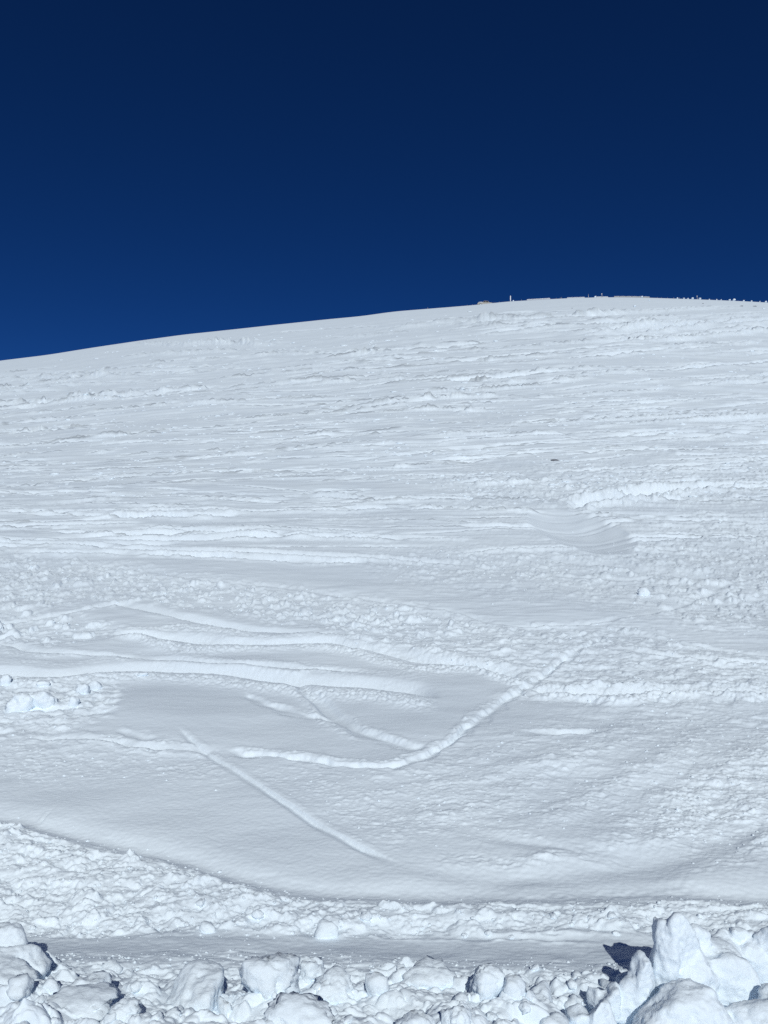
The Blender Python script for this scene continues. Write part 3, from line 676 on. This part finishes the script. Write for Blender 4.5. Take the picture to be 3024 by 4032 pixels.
pile('snow_block', [
    part_box(2820, 2960, 3665, 3960, 0.20, 205, 0.5, (0, R_(-20), R_(15)), 6, 14),
    part_box(2900, 3080, 3690, 4000, 0.18, 206, 0.6, (0, R_(10), 0), 8, 9),
    part_box(3000, 3240, 3650, 4020, 0.16, 207, 0.6, (0, R_(-8), 0), 9, 8),
    part_box(2870, 2930, 3662, 3740, 0.2, 208, 0.6, (0, R_(20), 0), 7, 10),
    part_box(2950, 3000, 3675, 3750, 0.2, 209, 0.6, (0, R_(-25), 0), 7, 10),
], 'jagged crust of broken snow running to the right edge behind the tall block', 22)
pile('snow_block', [
    part_box(2480, 2900, 3880, 4300, -0.10, 221, 0.5, (R_(-10), R_(4), 0), 10, 5),
    part_box(2760, 3160, 3945, 4300, -0.09, 222, 0.5, (0, R_(8), 0), 10, 5),
    part_box(2600, 2800, 3868, 4100, -0.07, 223, 0.6, (0, R_(-6), 0), 9, 6),
    part_box(3000, 3300, 3930, 4300, -0.05, 224, 0.5, (0, 0, 0), 9, 6),
], 'broad rounded snow heap at the bottom right in front of the tall block', 23)
pile('snow_block', [
    part_box(2480, 2562, 3782, 3990, 0.0, 231, 0.5, (0, R_(22), R_(10)), 6, 12),
    part_box(2430, 2520, 3835, 4010, -0.01, 232, 0.5, (0, R_(30), 0), 6, 12),
], 'tilted snow slab leaning against the left foot of the tall block', 24)
pile('snow_block', [
    part_box(2370, 2440, 3880, 4010, -0.01, 233, 0.6, (0, R_(25), 0), 7, 10),
    part_box(2325, 2390, 3895, 4000, 0.01, 234, 0.6, (0, R_(-10), 0), 7, 10),
], 'pair of small frozen-together snow lumps left of the tilted slab', 25)
pile('snow_block', [
    part_box(2310, 2420, 3945, 4150, -0.09, 235, 0.6, (0, R_(10), 0), 7, 10),
    part_box(2230, 2330, 3985, 4150, -0.08, 236, 0.6, (0, R_(-20), 0), 7, 10),
], 'low squarish snow block at the bottom edge left of the rounded heap', 26)
pile('snow_block', [
    part_box(2050, 2165, 3922, 4150, -0.05, 241, 0.7, (0, R_(-8), R_(-15)), 7, 12),
    part_box(2000, 2110, 3960, 4150, -0.06, 242, 0.7, (0, R_(-20), 0), 8, 8),
], 'snow block with a sharp right corner beside a dark hollow, bottom edge', 27)
pile('snow_block', [
    part_box(-140, 92, 3645, 3860, 0.14, 251, 0.7, (0, R_(6), 0), 9, 6),
    part_box(-100, 142, 3738, 3930, 0.06, 252, 0.7, (0, R_(5), 0), 9, 7),
    part_box(60, 165, 3780, 3880, 0.08, 254, 0.7, (0, R_(20), 0), 8, 7),
    part_box(-160, 138, 3800, 3960, 0.0, 253, 0.6, (0, 0, 0), 9, 6),
], 'heaped rounded snow lumps cut off by the left edge near the bottom', 28)
pile('snow_block', [
    part_box(605, 848, 3862, 4180, -0.06, 261, 0.75, (0, 0, 0), 9, 5),
    part_box(560, 720, 3900, 4180, -0.02, 262, 0.7, (0, R_(20), 0), 9, 6),
], 'big rounded snow boulder at the bottom edge left of centre', 29)

SINGLE = [
    (268, 412, 3838, 3922, 'pale cube-like snow clod between the left heap and the big boulder', 301, 8, 7, (0, 0.1, 0.2)),
    (862, 902, 3895, 3990, 'thin upright snow slab just right of the big boulder', 302, 7, 10, (0, 0, 0.5)),
    (955, 1165, 3762, 3900, 'largest bright snow lump on the near lip of the trench', 303, 9, 5, (0, 0.1, 0)),
    (1172, 1275, 3770, 3850, 'squarish snow lump next right of the largest bright lump', 304, 7, 8, (0, -0.1, 0.3)),
    (1235, 1395, 3790, 3912, 'wide snow lump with a rounded top, lower centre', 305, 9, 5, (0, 0.15, 0)),
    (1440, 1530, 3812, 3905, 'small rounded snow lump left of the pale blocky pair, lower centre', 306, 9, 5, (0, 0, 0)),
    (1538, 1612, 3792, 3870, 'narrow snow lump at the left of the pale blocky lump', 307, 8, 6, (0, 0, 0.2)),
    (1605, 1785, 3798, 3888, 'pale blocky snow lump on the near lip, right of centre', 308, 8, 8, (0, 0, 0.1)),
    (1780, 1860, 3832, 3905, 'leaning snow lump between the blocky and the hollowed lump', 309, 7, 9, (0, 0.4, 0)),
    (1855, 1985, 3806, 3915, 'snow lump with a hollowed face right of the blocky lump', 310, 9, 6, (0, -0.1, 0.2)),
    (1985, 2075, 3848, 3935, 'snow lump left of the small twin clods near the dark hollow', 311, 8, 6, (0, 0.2, 0)),
    (2080, 2124, 3862, 3908, 'left one of the small twin snow clods above the dark hollow', 312, 8, 6, (0, 0, 0)),
    (2126, 2180, 3866, 3900, 'right one of the small twin snow clods above the dark hollow', 313, 8, 6, (0, 0.2, 0)),
    (1740, 1862, 3945, 4075, 'round snow lump at the bottom edge right of centre', 314, 9, 5, (0, 0, 0)),
    (1555, 1735, 3965, 4090, 'smooth low snow lump cut by the bottom edge near the centre', 315, 9, 5, (0, 0.1, 0)),
    (1072, 1098, 3914, 3944, 'thumb-sized snow clod on the grey hollow, lower left of centre', 316, 8, 6, (0, 0, 0)),
    (1152, 1190, 3928, 3958, 'egg-sized snow clod on the grey hollow, right of the thumb-sized one', 317, 8, 6, (0, 0, 0)),
    (1080, 1292, 3972, 4022, 'flat pale wedge of snow crust at the bottom, left of centre', 318, 6, 12, (0.5, 0, 0)),
    (428, 535, 3935, 4010, 'rough snow clod left of the big boulder', 319, 9, 6, (0, 0.1, 0)),
    (160, 228, 3846, 3915, 'snow clod beside the dark cleft of the left heap', 320, 9, 6, (0, 0, 0)),
    (150, 400, 3910, 3965, 'long low pale ridge of snow under the cube-like clod', 321, 9, 5, (0, 0.05, 0)),
    (785, 850, 3640, 3676, 'single rounded snow clod on the far lip of the trench, left', 322, 9, 6, (0, 0.2, 0)),
    (1250, 1330, 3628, 3690, 'grey leaning snow clod on the far lip of the trench, centre', 323, 8, 7, (0, 0.3, 0)),
    (3, 36, 2655, 2702, 'upright cube of snow at the left edge above the broken blocks', 324, 6, 12, (0, 0.05, 0.4)),
    (35, 130, 2732, 2792, 'angular overhanging snow block at the left edge, mid height', 325, 7, 9, (0, 0.15, 0)),
    (120, 215, 2722, 2790, 'broad broken snow block right of the angular overhanging one', 326, 8, 8, (0, -0.1, 0)),
    (148, 188, 2683, 2704, 'small square snow clod lying in the big left rut', 327, 6, 12, (0, 0, 0.3)),
    (300, 345, 2695, 2735, 'snow clod at the left start of the smooth patch lip', 328, 8, 8, (0, 0, 0)),
    (268, 305, 2748, 2785, 'wedge of snow leaning below the smooth patch lip, left', 329, 6, 10, (0, 0.5, 0)),
    (350, 400, 2676, 2714, 'rounded snow clod on the lip where the big left rut bends', 330, 8, 7, (0, 0, 0)),
    (545, 580, 2653, 2667, 'small flat snow clod on the thin dark lip line of the rut', 331, 7, 9, (0, 0, 0)),
    (2515, 2558, 2318, 2352, 'lone pale snow lump with a shadow at its left, right middle slope', 332, 8, 6, (0, 0.1, 0)),
]
for (x0, x1, tp, bs, lab, sd, fc, sf, rt) in SINGLE:
    n = 4 if (x1 - x0) > 90 else 3
    single(x0, x1, tp, bs, lab, sd, n=n, facets=fc, soft=sf, rot=rt, rough=0.14)

# ---------------------------------------------------------------- loose clods along the bottom edge: alike, one object each
proto = [mesh_from('loose_clod', *clod_shape(3, (1, 0.9, 0.75), 400 + i, 7, 10, 0.17), M_clod) for i in range(9)]
rc = np.random.default_rng(5)
cnt = 0
while cnt < 70:
    px = rc.uniform(-60, 3080); py = rc.uniform(3800, 4060) if rc.random() < 0.75 else rc.uniform(3560, 3700)
    if 1050 < px < 1700 and 3900 < py < 4010: continue
    gx_, gy_ = hit(px, py)
    r = 0.012 + 0.022 * rc.random() ** 2
    low = py > 3750
    if not low: r *= 0.7
    o = add('loose_snow_clod', proto[cnt % 9], (gx_, gy_, surf(gx_, gy_) - r * 0.15), rot=(rc.uniform(-0.4, 0.4), rc.uniform(-0.4, 0.4), rc.uniform(0, 6.28)))
    o.scale = (r, r, r)
    if low: tag(o, 'loose fist-sized snow clod among the lumps along the bottom edge', 'snow clod', 'loose clods along the bottom edge')
    else: tag(o, 'loose snow clod lying on the churned bank above the trench', 'snow clod', 'loose clods on the churned bank')
    cnt += 1

# ---------------------------------------------------------------- crumbs too many to count: one mesh
def crumbs():
    v1, f1 = ico(1); v2, f2 = ico(2)
    vs, fs, n0 = [], [], 0
    fr = np.random.default_rng(9)
    rf_grid = np.maximum(RF, RB)
    protos = []
    for i in range(12):
        protos.append(clod_shape(1, (1, 0.95, 0.75), 500 + i, 7, 6, 0.12)[0])
    def put(px, py, rpx, k, ex=1.0):
        nonlocal n0
        gx_, gy_ = ground_at(px, py)
        r = rpx * gy_ / FPX
        an = fr.uniform(0, 6.28); c, s = math.cos(an), math.sin(an)
        p = protos[k % 12] * r
        p = np.stack([(p[:, 0] * c - p[:, 1] * s) * ex + gx_, p[:, 0] * s + p[:, 1] * c + gy_, p[:, 2] + surf(gx_, gy_) - r * 0.1], 1)
        vs.append(p); fs.append(f1 + n0); n0 += len(p)
    k = 0
    while k < 5200:
        px = fr.uniform(-150, 3174); py = fr.uniform(1900, 3990)
        ix = int((px + 800) / GS); iy = int((py - 1100) / GS)
        if fr.random() > rf_grid[iy, ix] ** 1.3 * 1.1: continue
        big = 2.2 + (py - 1900) / 2100 * 2.5
        put(px, py, big * (0.6 + 1.5 * fr.random() ** 3), k); k += 1
    k = 0
    while k < 2200:
        px = fr.uniform(-150, 3174); py = 1215 + 750 * fr.random() ** 0.8
        sp = CY - FPX * float(skyline(np.array((px - CX) / FPX)))
        if py < sp + 25: continue
        gx_, gy_ = plan_at(px, py)
        ln = noise2(np.array([gx_ / 9.0 + 0.3 * gy_ / 9]), np.array([gy_ / 5.0]), 21)[0] * 0.6 + noise2(np.array([gx_ / 3.2]), np.array([gy_ / 2.0]), 22)[0] * 0.5
        if fr.random() > 0.25 + 1.3 * ln: continue
        put(px, py, 1.6 + 2.6 * fr.random() ** 3 + (py - 1215) / 750 * 1.0, k, fr.uniform(1.0, 4.5)); k += 1
    o = add('snow_crumbs', mesh_from('snow_crumbs', np.vstack(vs), np.vstack(fs), M_clod))
    o['kind'] = 'stuff'; o['label'] = 'loose snow crumbs strewn over the churned parts of the slope'; o['category'] = 'snow crumbs'
crumbs()

# ---------------------------------------------------------------- along the crest
M_white, _, _ = mat('white_paint', (0.8, 0.82, 0.84), 0.5)
M_steel, _, _ = mat('galvanised_steel', (0.42, 0.42, 0.44), 0.45, 0.6)
M_rust, _, _ = mat('weathered_wood', (0.38, 0.35, 0.32), 0.8)
M_dark, _, _ = mat('dark_rubber', (0.03, 0.03, 0.035), 0.7)
M_glass, _, _ = mat('dark_glass', (0.01, 0.012, 0.016), 0.08, 0, 0.6)
M_paint, _, _ = mat('beige_paint', (0.38, 0.35, 0.31), 0.35, 0.1, 0.5)
M_dark_lump, nt, b_ = mat('dark_flat_lump', (0.13, 0.13, 0.15), 0.85)
for mm in (M_white, M_steel, M_rust, M_paint, M_dark_lump):
    nt = mm.node_tree; bs = nt.nodes['Principled BSDF']
    tx = nt.nodes.new('ShaderNodeTexNoise'); tx.inputs['Scale'].default_value = 7
    bp = nt.nodes.new('ShaderNodeBump'); bp.inputs['Strength'].default_value = 0.2; bp.inputs['Distance'].default_value = 0.02
    nt.links.new(tx.outputs['Fac'], bp.inputs['Height']); nt.links.new(bp.outputs[0], bs.inputs['Normal'])

def bm_mesh(name, build, m, smooth=False):
    b = bmesh.new(); build(b)
    me = bpy.data.meshes.new(name); b.to_mesh(me); b.free()
    if smooth: me.polygons.foreach_set('use_smooth', np.ones(len(me.polygons), bool))
    me.materials.append(m); return me
def box(b, c, s, bevel=0.0, rot=None):
    r = bmesh.ops.create_cube(b, size=1.0)
    M4 = Matrix.Translation(c) @ (rot.to_4x4() if rot else Matrix()) @ Matrix.Diagonal((*s, 1))
    bmesh.ops.transform(b, matrix=M4, verts=r['verts'])
    if bevel:
        ed = [e_ for e_ in b.edges if all(v_ in r['verts'] for v_ in e_.verts)]
        bmesh.ops.bevel(b, geom=ed, offset=bevel, segments=2, affect='EDGES')
def cyl(b, p0, p1, r0, r1, n=10):
    d = Vector(p1) - Vector(p0)
    r = bmesh.ops.create_cone(b, cap_ends=True, segments=n, radius1=r0, radius2=r1, depth=d.length)
    bmesh.ops.transform(b, matrix=Matrix.Translation((Vector(p0) + Vector(p1)) / 2) @ d.to_track_quat('Z', 'Y').to_matrix().to_4x4(), verts=r['verts'])
def empty(name, loc, rz=0):
    o = bpy.data.objects.new(name, None); col.objects.link(o); o.location = loc; o.rotation_euler = (0, 0, rz); o.empty_display_size = 0.3
    return o

# guard rails: each run is one thing with its own posts and beams
post_me = bm_mesh('post', lambda b: (cyl(b, (0, 0, -0.5), (0, 0, 0.80), 0.07, 0.07, 10), cyl(b, (0, 0, 0.80), (0, 0, 0.86), 0.08, 0.03, 10)), M_steel, True)
def guard_rail(pxs, label, beam_m, below):
    pts = []
    for px in pxs:
        x, y = crest(px, below); pts.append(Vector((x, y, surf(x, y))))
    root = empty('guard_rail', pts[0])
    for p in pts: add('post', post_me, p - pts[0], root)
    for p, q in zip(pts[:-1], pts[1:]):
        d = q - p
        me = bm_mesh('beam', lambda b: (box(b, Vector((0, -0.09, 0.60)), (d.length - 0.02, 0.03, 0.10), 0.008), box(b, Vector((0, -0.075, 0.69)), (d.length - 0.02, 0.02, 0.07)),
                                        box(b, Vector((0, -0.09, 0.77)), (d.length - 0.02, 0.03, 0.07), 0.008)), beam_m)
        bo = add('beam', me, (p + q) / 2 - pts[0], root)
        bo.rotation_euler = d.to_track_quat('X', 'Z').to_euler()
        sn = bm_mesh('snow_cap', lambda b: box(b, Vector((0, -0.085, 0.83)), (d.length * 0.9, 0.10, 0.06), 0.02), M_clod)
        add('snow_cap', sn, (0, 0, 0), bo)
    tag(root, label, 'guard rail', 'guard rails along the crest')
guard_rail([2075, 2097, 2119, 2142, 2166], 'guard rail on the crest, first stretch right of the white pole', M_steel, 0.55)
guard_rail([2233, 2256, 2279, 2302], 'guard rail on the crest, stretch just left of the summit mast', M_steel, 0.62)
guard_rail([2348, 2371, 2394], 'short guard rail on the crest at the foot of the summit mast', M_steel, 0.62)
guard_rail([2418, 2441, 2464, 2488, 2512, 2535, 2557], 'longest guard rail on the crest, brownish beams, right of the summit mast', M_rust, 0.55)

mk = bm_mesh('marker_post', lambda b: (cyl(b, (0, 0, -0.5), (0, 0, 0.75), 0.06, 0.05, 8), cyl(b, (0, 0, 0.75), (0, 0, 0.80), 0.05, 0.02, 8)), M_steel, True)
for px, bl in ((1840, 0.5), (1860, 0.5), (1945, 0.5), (1966, 0.5), (2053, 0.4), (2190, 0.5), (2206, 0.45), (2211, 0.3), (2588, 0.5), (2605, 0.5), (2628, 0.45), (2652, 0.4), (2674, 0.4)):
    x, y = crest(px, bl)
    tag(add('marker_post', mk, (x, y, surf(x, y))), 'short grey post just showing above the snow crest', 'post', 'short posts along the crest')
x, y = crest(1684, 0.4)
tag(add('marker_stake', mk, (x, y, surf(x, y) + 0.1)), 'tiny lone stake on the crest left of the parked car', 'post')

def pole():
    x, y = crest(2010, 0.05)
    r = empty('white_pole', (x, y, surf(x, y)))
    add('shaft', bm_mesh('shaft', lambda b: cyl(b, (0, 0, -0.4), (0, 0, 1.55), 0.14, 0.12, 14), M_white, True), parent=r)
    add('cap', bm_mesh('cap', lambda b: cyl(b, (0, 0, 1.55), (0, 0, 1.63), 0.125, 0.06, 14), M_white, True), parent=r)
    add('base_collar', bm_mesh('base_collar', lambda b: cyl(b, (0, 0, -0.1), (0, 0, 0.14), 0.17, 0.16, 14), M_steel, True), parent=r)
    tag(r, 'short thick white pole standing on the crest right of the car', 'pole')
pole()
def mast(px, below, h, label, arm=True):
    x, y = crest(px, below)
    r = empty('summit_mast', (x, y, surf(x, y)))
    add('shaft', bm_mesh('shaft', lambda b: cyl(b, (0, 0, -0.4), (0, 0, h), 0.09, 0.06, 10), M_steel, True), parent=r)
    if arm:
        add('sign_plate', bm_mesh('sign_plate', lambda b: box(b, Vector((-0.06, -0.1, h - 0.25)), (0.24, 0.04, 0.4), 0.01), M_steel), parent=r)
        add('strut', bm_mesh('strut', lambda b: cyl(b, (0.22, 0, -0.2), (0.03, 0, h * 0.55), 0.035, 0.03, 8), M_steel, True), parent=r)
    tag(r, label, 'mast')
mast(2370, 0.5, 1.75, 'slim grey mast with small plate on the highest part of the crest')
mast(2745, 0.4, 1.55, 'slim dark mast on the crest near the right, beside white lumps')
mast(2317, 0.5, 1.6, 'very thin faint mast on the crest left of the summit mast', False)

def car():
    x, y = crest(1908, 0.68)
    r = empty('parked_car', (x, y, surf(x, y)), R_(4))
    def prof(pts, hw, inset=0.0):
        def f(b):
            a_ = [b.verts.new((px_, -hw, pz)) for px_, pz in pts]; c_ = [b.verts.new((px_, hw, pz)) for px_, pz in pts]
            n = len(pts)
            b.faces.new(a_); b.faces.new(c_[::-1])
            for i in range(n): b.faces.new((a_[i], c_[i], c_[(i + 1) % n], a_[(i + 1) % n]))
            bmesh.ops.recalc_face_normals(b, faces=b.faces[:])
            bmesh.ops.bevel(b, geom=b.edges[:], offset=0.03, segments=2, affect='EDGES')
        return f
    body = add('body', bm_mesh('body', prof([(-2.35, 0.35), (2.3, 0.35), (2.35, 0.6), (2.25, 0.92), (1.3, 0.98), (-0.75, 0.98), (-1.9, 0.9), (-2.35, 0.68)], 0.85), M_paint), parent=r)
    cab = add('cabin', bm_mesh('cabin', prof([(-0.78, 0.96), (1.45, 0.96), (0.85, 1.46), (-0.25, 1.46)], 0.74), M_paint), parent=r)
    for sgn in (-1, 1):
        for pts in ([(-0.58, 1.02), (0.20, 1.02), (0.20, 1.38), (-0.22, 1.38)], [(0.32, 1.02), (1.18, 1.02), (0.80, 1.38), (0.32, 1.38)]):
            def f(b, pts=pts, sgn=sgn):
                a_ = [b.verts.new((px_, sgn * 0.745, pz)) for px_, pz in pts]; c_ = [b.verts.new((px_, sgn * 0.757, pz)) for px_, pz in pts]
                b.faces.new(a_); b.faces.new(c_[::-1])
                for i in range(4): b.faces.new((a_[i], c_[i], c_[(i + 1) % 4], a_[(i + 1) % 4]))
                bmesh.ops.recalc_face_normals(b, faces=b.faces[:])
            add('side_window', bm_mesh('side_window', f, M_glass), parent=cab)
    add('windscreen', bm_mesh('windscreen', lambda b: box(b, Vector((-0.535, 0, 1.22)), (0.02, 1.3, 0.56), 0, Matrix.Rotation(R_(46), 3, 'Y')), M_glass), parent=cab)
    add('rear_window', bm_mesh('rear_window', lambda b: box(b, Vector((1.165, 0, 1.22)), (0.02, 1.3, 0.56), 0, Matrix.Rotation(R_(-50), 3, 'Y')), M_glass), parent=cab)
    v, f = clod_shape(3, (0.78, 0.8, 0.16), 777, 9, 5, 0.05)
    add('snow_cover', mesh_from('snow_cover', v, f, M_clod), (-1.35, 0, 0.98), r).name = 'snow_cover'
    for wx_ in (-1.45, 1.4):
        for s_ in (-1, 1):
            w_ = add('wheel', bm_mesh('wheel', lambda b: cyl(b, (wx_, s_ * 0.68, 0.33), (wx_, s_ * 0.88, 0.33), 0.33, 0.33, 20), M_dark, True), parent=r)
            add('rim', bm_mesh('rim', lambda b: cyl(b, (wx_, s_ * 0.87, 0.33), (wx_, s_ * 0.89, 0.33), 0.2, 0.18, 14), M_steel, True), parent=w_)
    tag(r, 'beige car with snow on its bonnet, half hidden behind the crest', 'car')
car()

# white lumps lying on and just under the crest, right
LUMPS = [(2495, 1208, 6, 'bright lone snow lump below the crest, left of the right-hand mast'), (2724, 1186, 6, 'bright upright snow lump just below the crest by the right-hand mast'),
         (2525, 1175, 6, 'white snow lump in front of the longest guard rail'), (2753, 1180, 6, 'white snow lump touching the right-hand mast'),
         (2887, 1184, 7, 'largest white snow lump on the crest line, far right'), (2870, 1184, 5, 'white snow lump left of the largest on the far right crest'),
         (2790, 1181, 3.5, None), (2819, 1183, 3.5, None), (2836, 1183, 3, None), (2925, 1186, 4, None), (2956, 1187, 4, None), (2988, 1189, 3.5, None), (3012, 1189, 5, None),
         (2665, 1178, 4, None), (2690, 1179, 4, None), (2706, 1179, 3.5, None), (2342, 1168, 5, None), (2020, 1181, 4, None), (2553, 1185, 4, None)]
for i, (px, py, rp, lab) in enumerate(LUMPS):
    sp = CY - FPX * float(skyline(np.array((px - CX) / FPX)))
    if py > sp + 8: x, y = ground_at(px, py)
    else: x, y = crest(px, 0.0)
    r = rp * y / FPX
    o = add('snow_lump', proto[i % 9], (x, y - 0.5, surf(x, y - 0.5) + r * 0.5), rot=(0, 0, i))
    o.scale = (r * 0.75, r * 0.75, r * 0.75)
    tag(o, lab or 'small white snow lump on the crest line', 'snow lump', None if lab else 'small lumps along the crest')

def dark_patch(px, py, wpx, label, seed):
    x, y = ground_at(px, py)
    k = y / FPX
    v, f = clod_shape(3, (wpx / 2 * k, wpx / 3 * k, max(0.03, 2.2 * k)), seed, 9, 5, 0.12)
    tag(add('dark_flat_lump', mesh_from('dark_flat_lump', v, f, M_dark_lump), (x, y, surf(x, y))), label, 'rock')
dark_patch(2972, 1206, 18, 'dark flat patch just below the crest, far right', 801)
dark_patch(2920, 1204, 14, 'smaller dark flat patch below the crest, left of the far right one', 802)
dark_patch(2767, 1196, 7, 'speck of dark rock below the crest under the right-hand mast', 803)
dark_patch(2253, 1215, 4, 'tiny dark speck alone on the snow below the summit mast', 804)
dark_patch(2185, 1811, 30, 'thin dark sliver lying in the snow in the middle of the slope', 805)  # a low dark lump stands for this mark, its nature left open
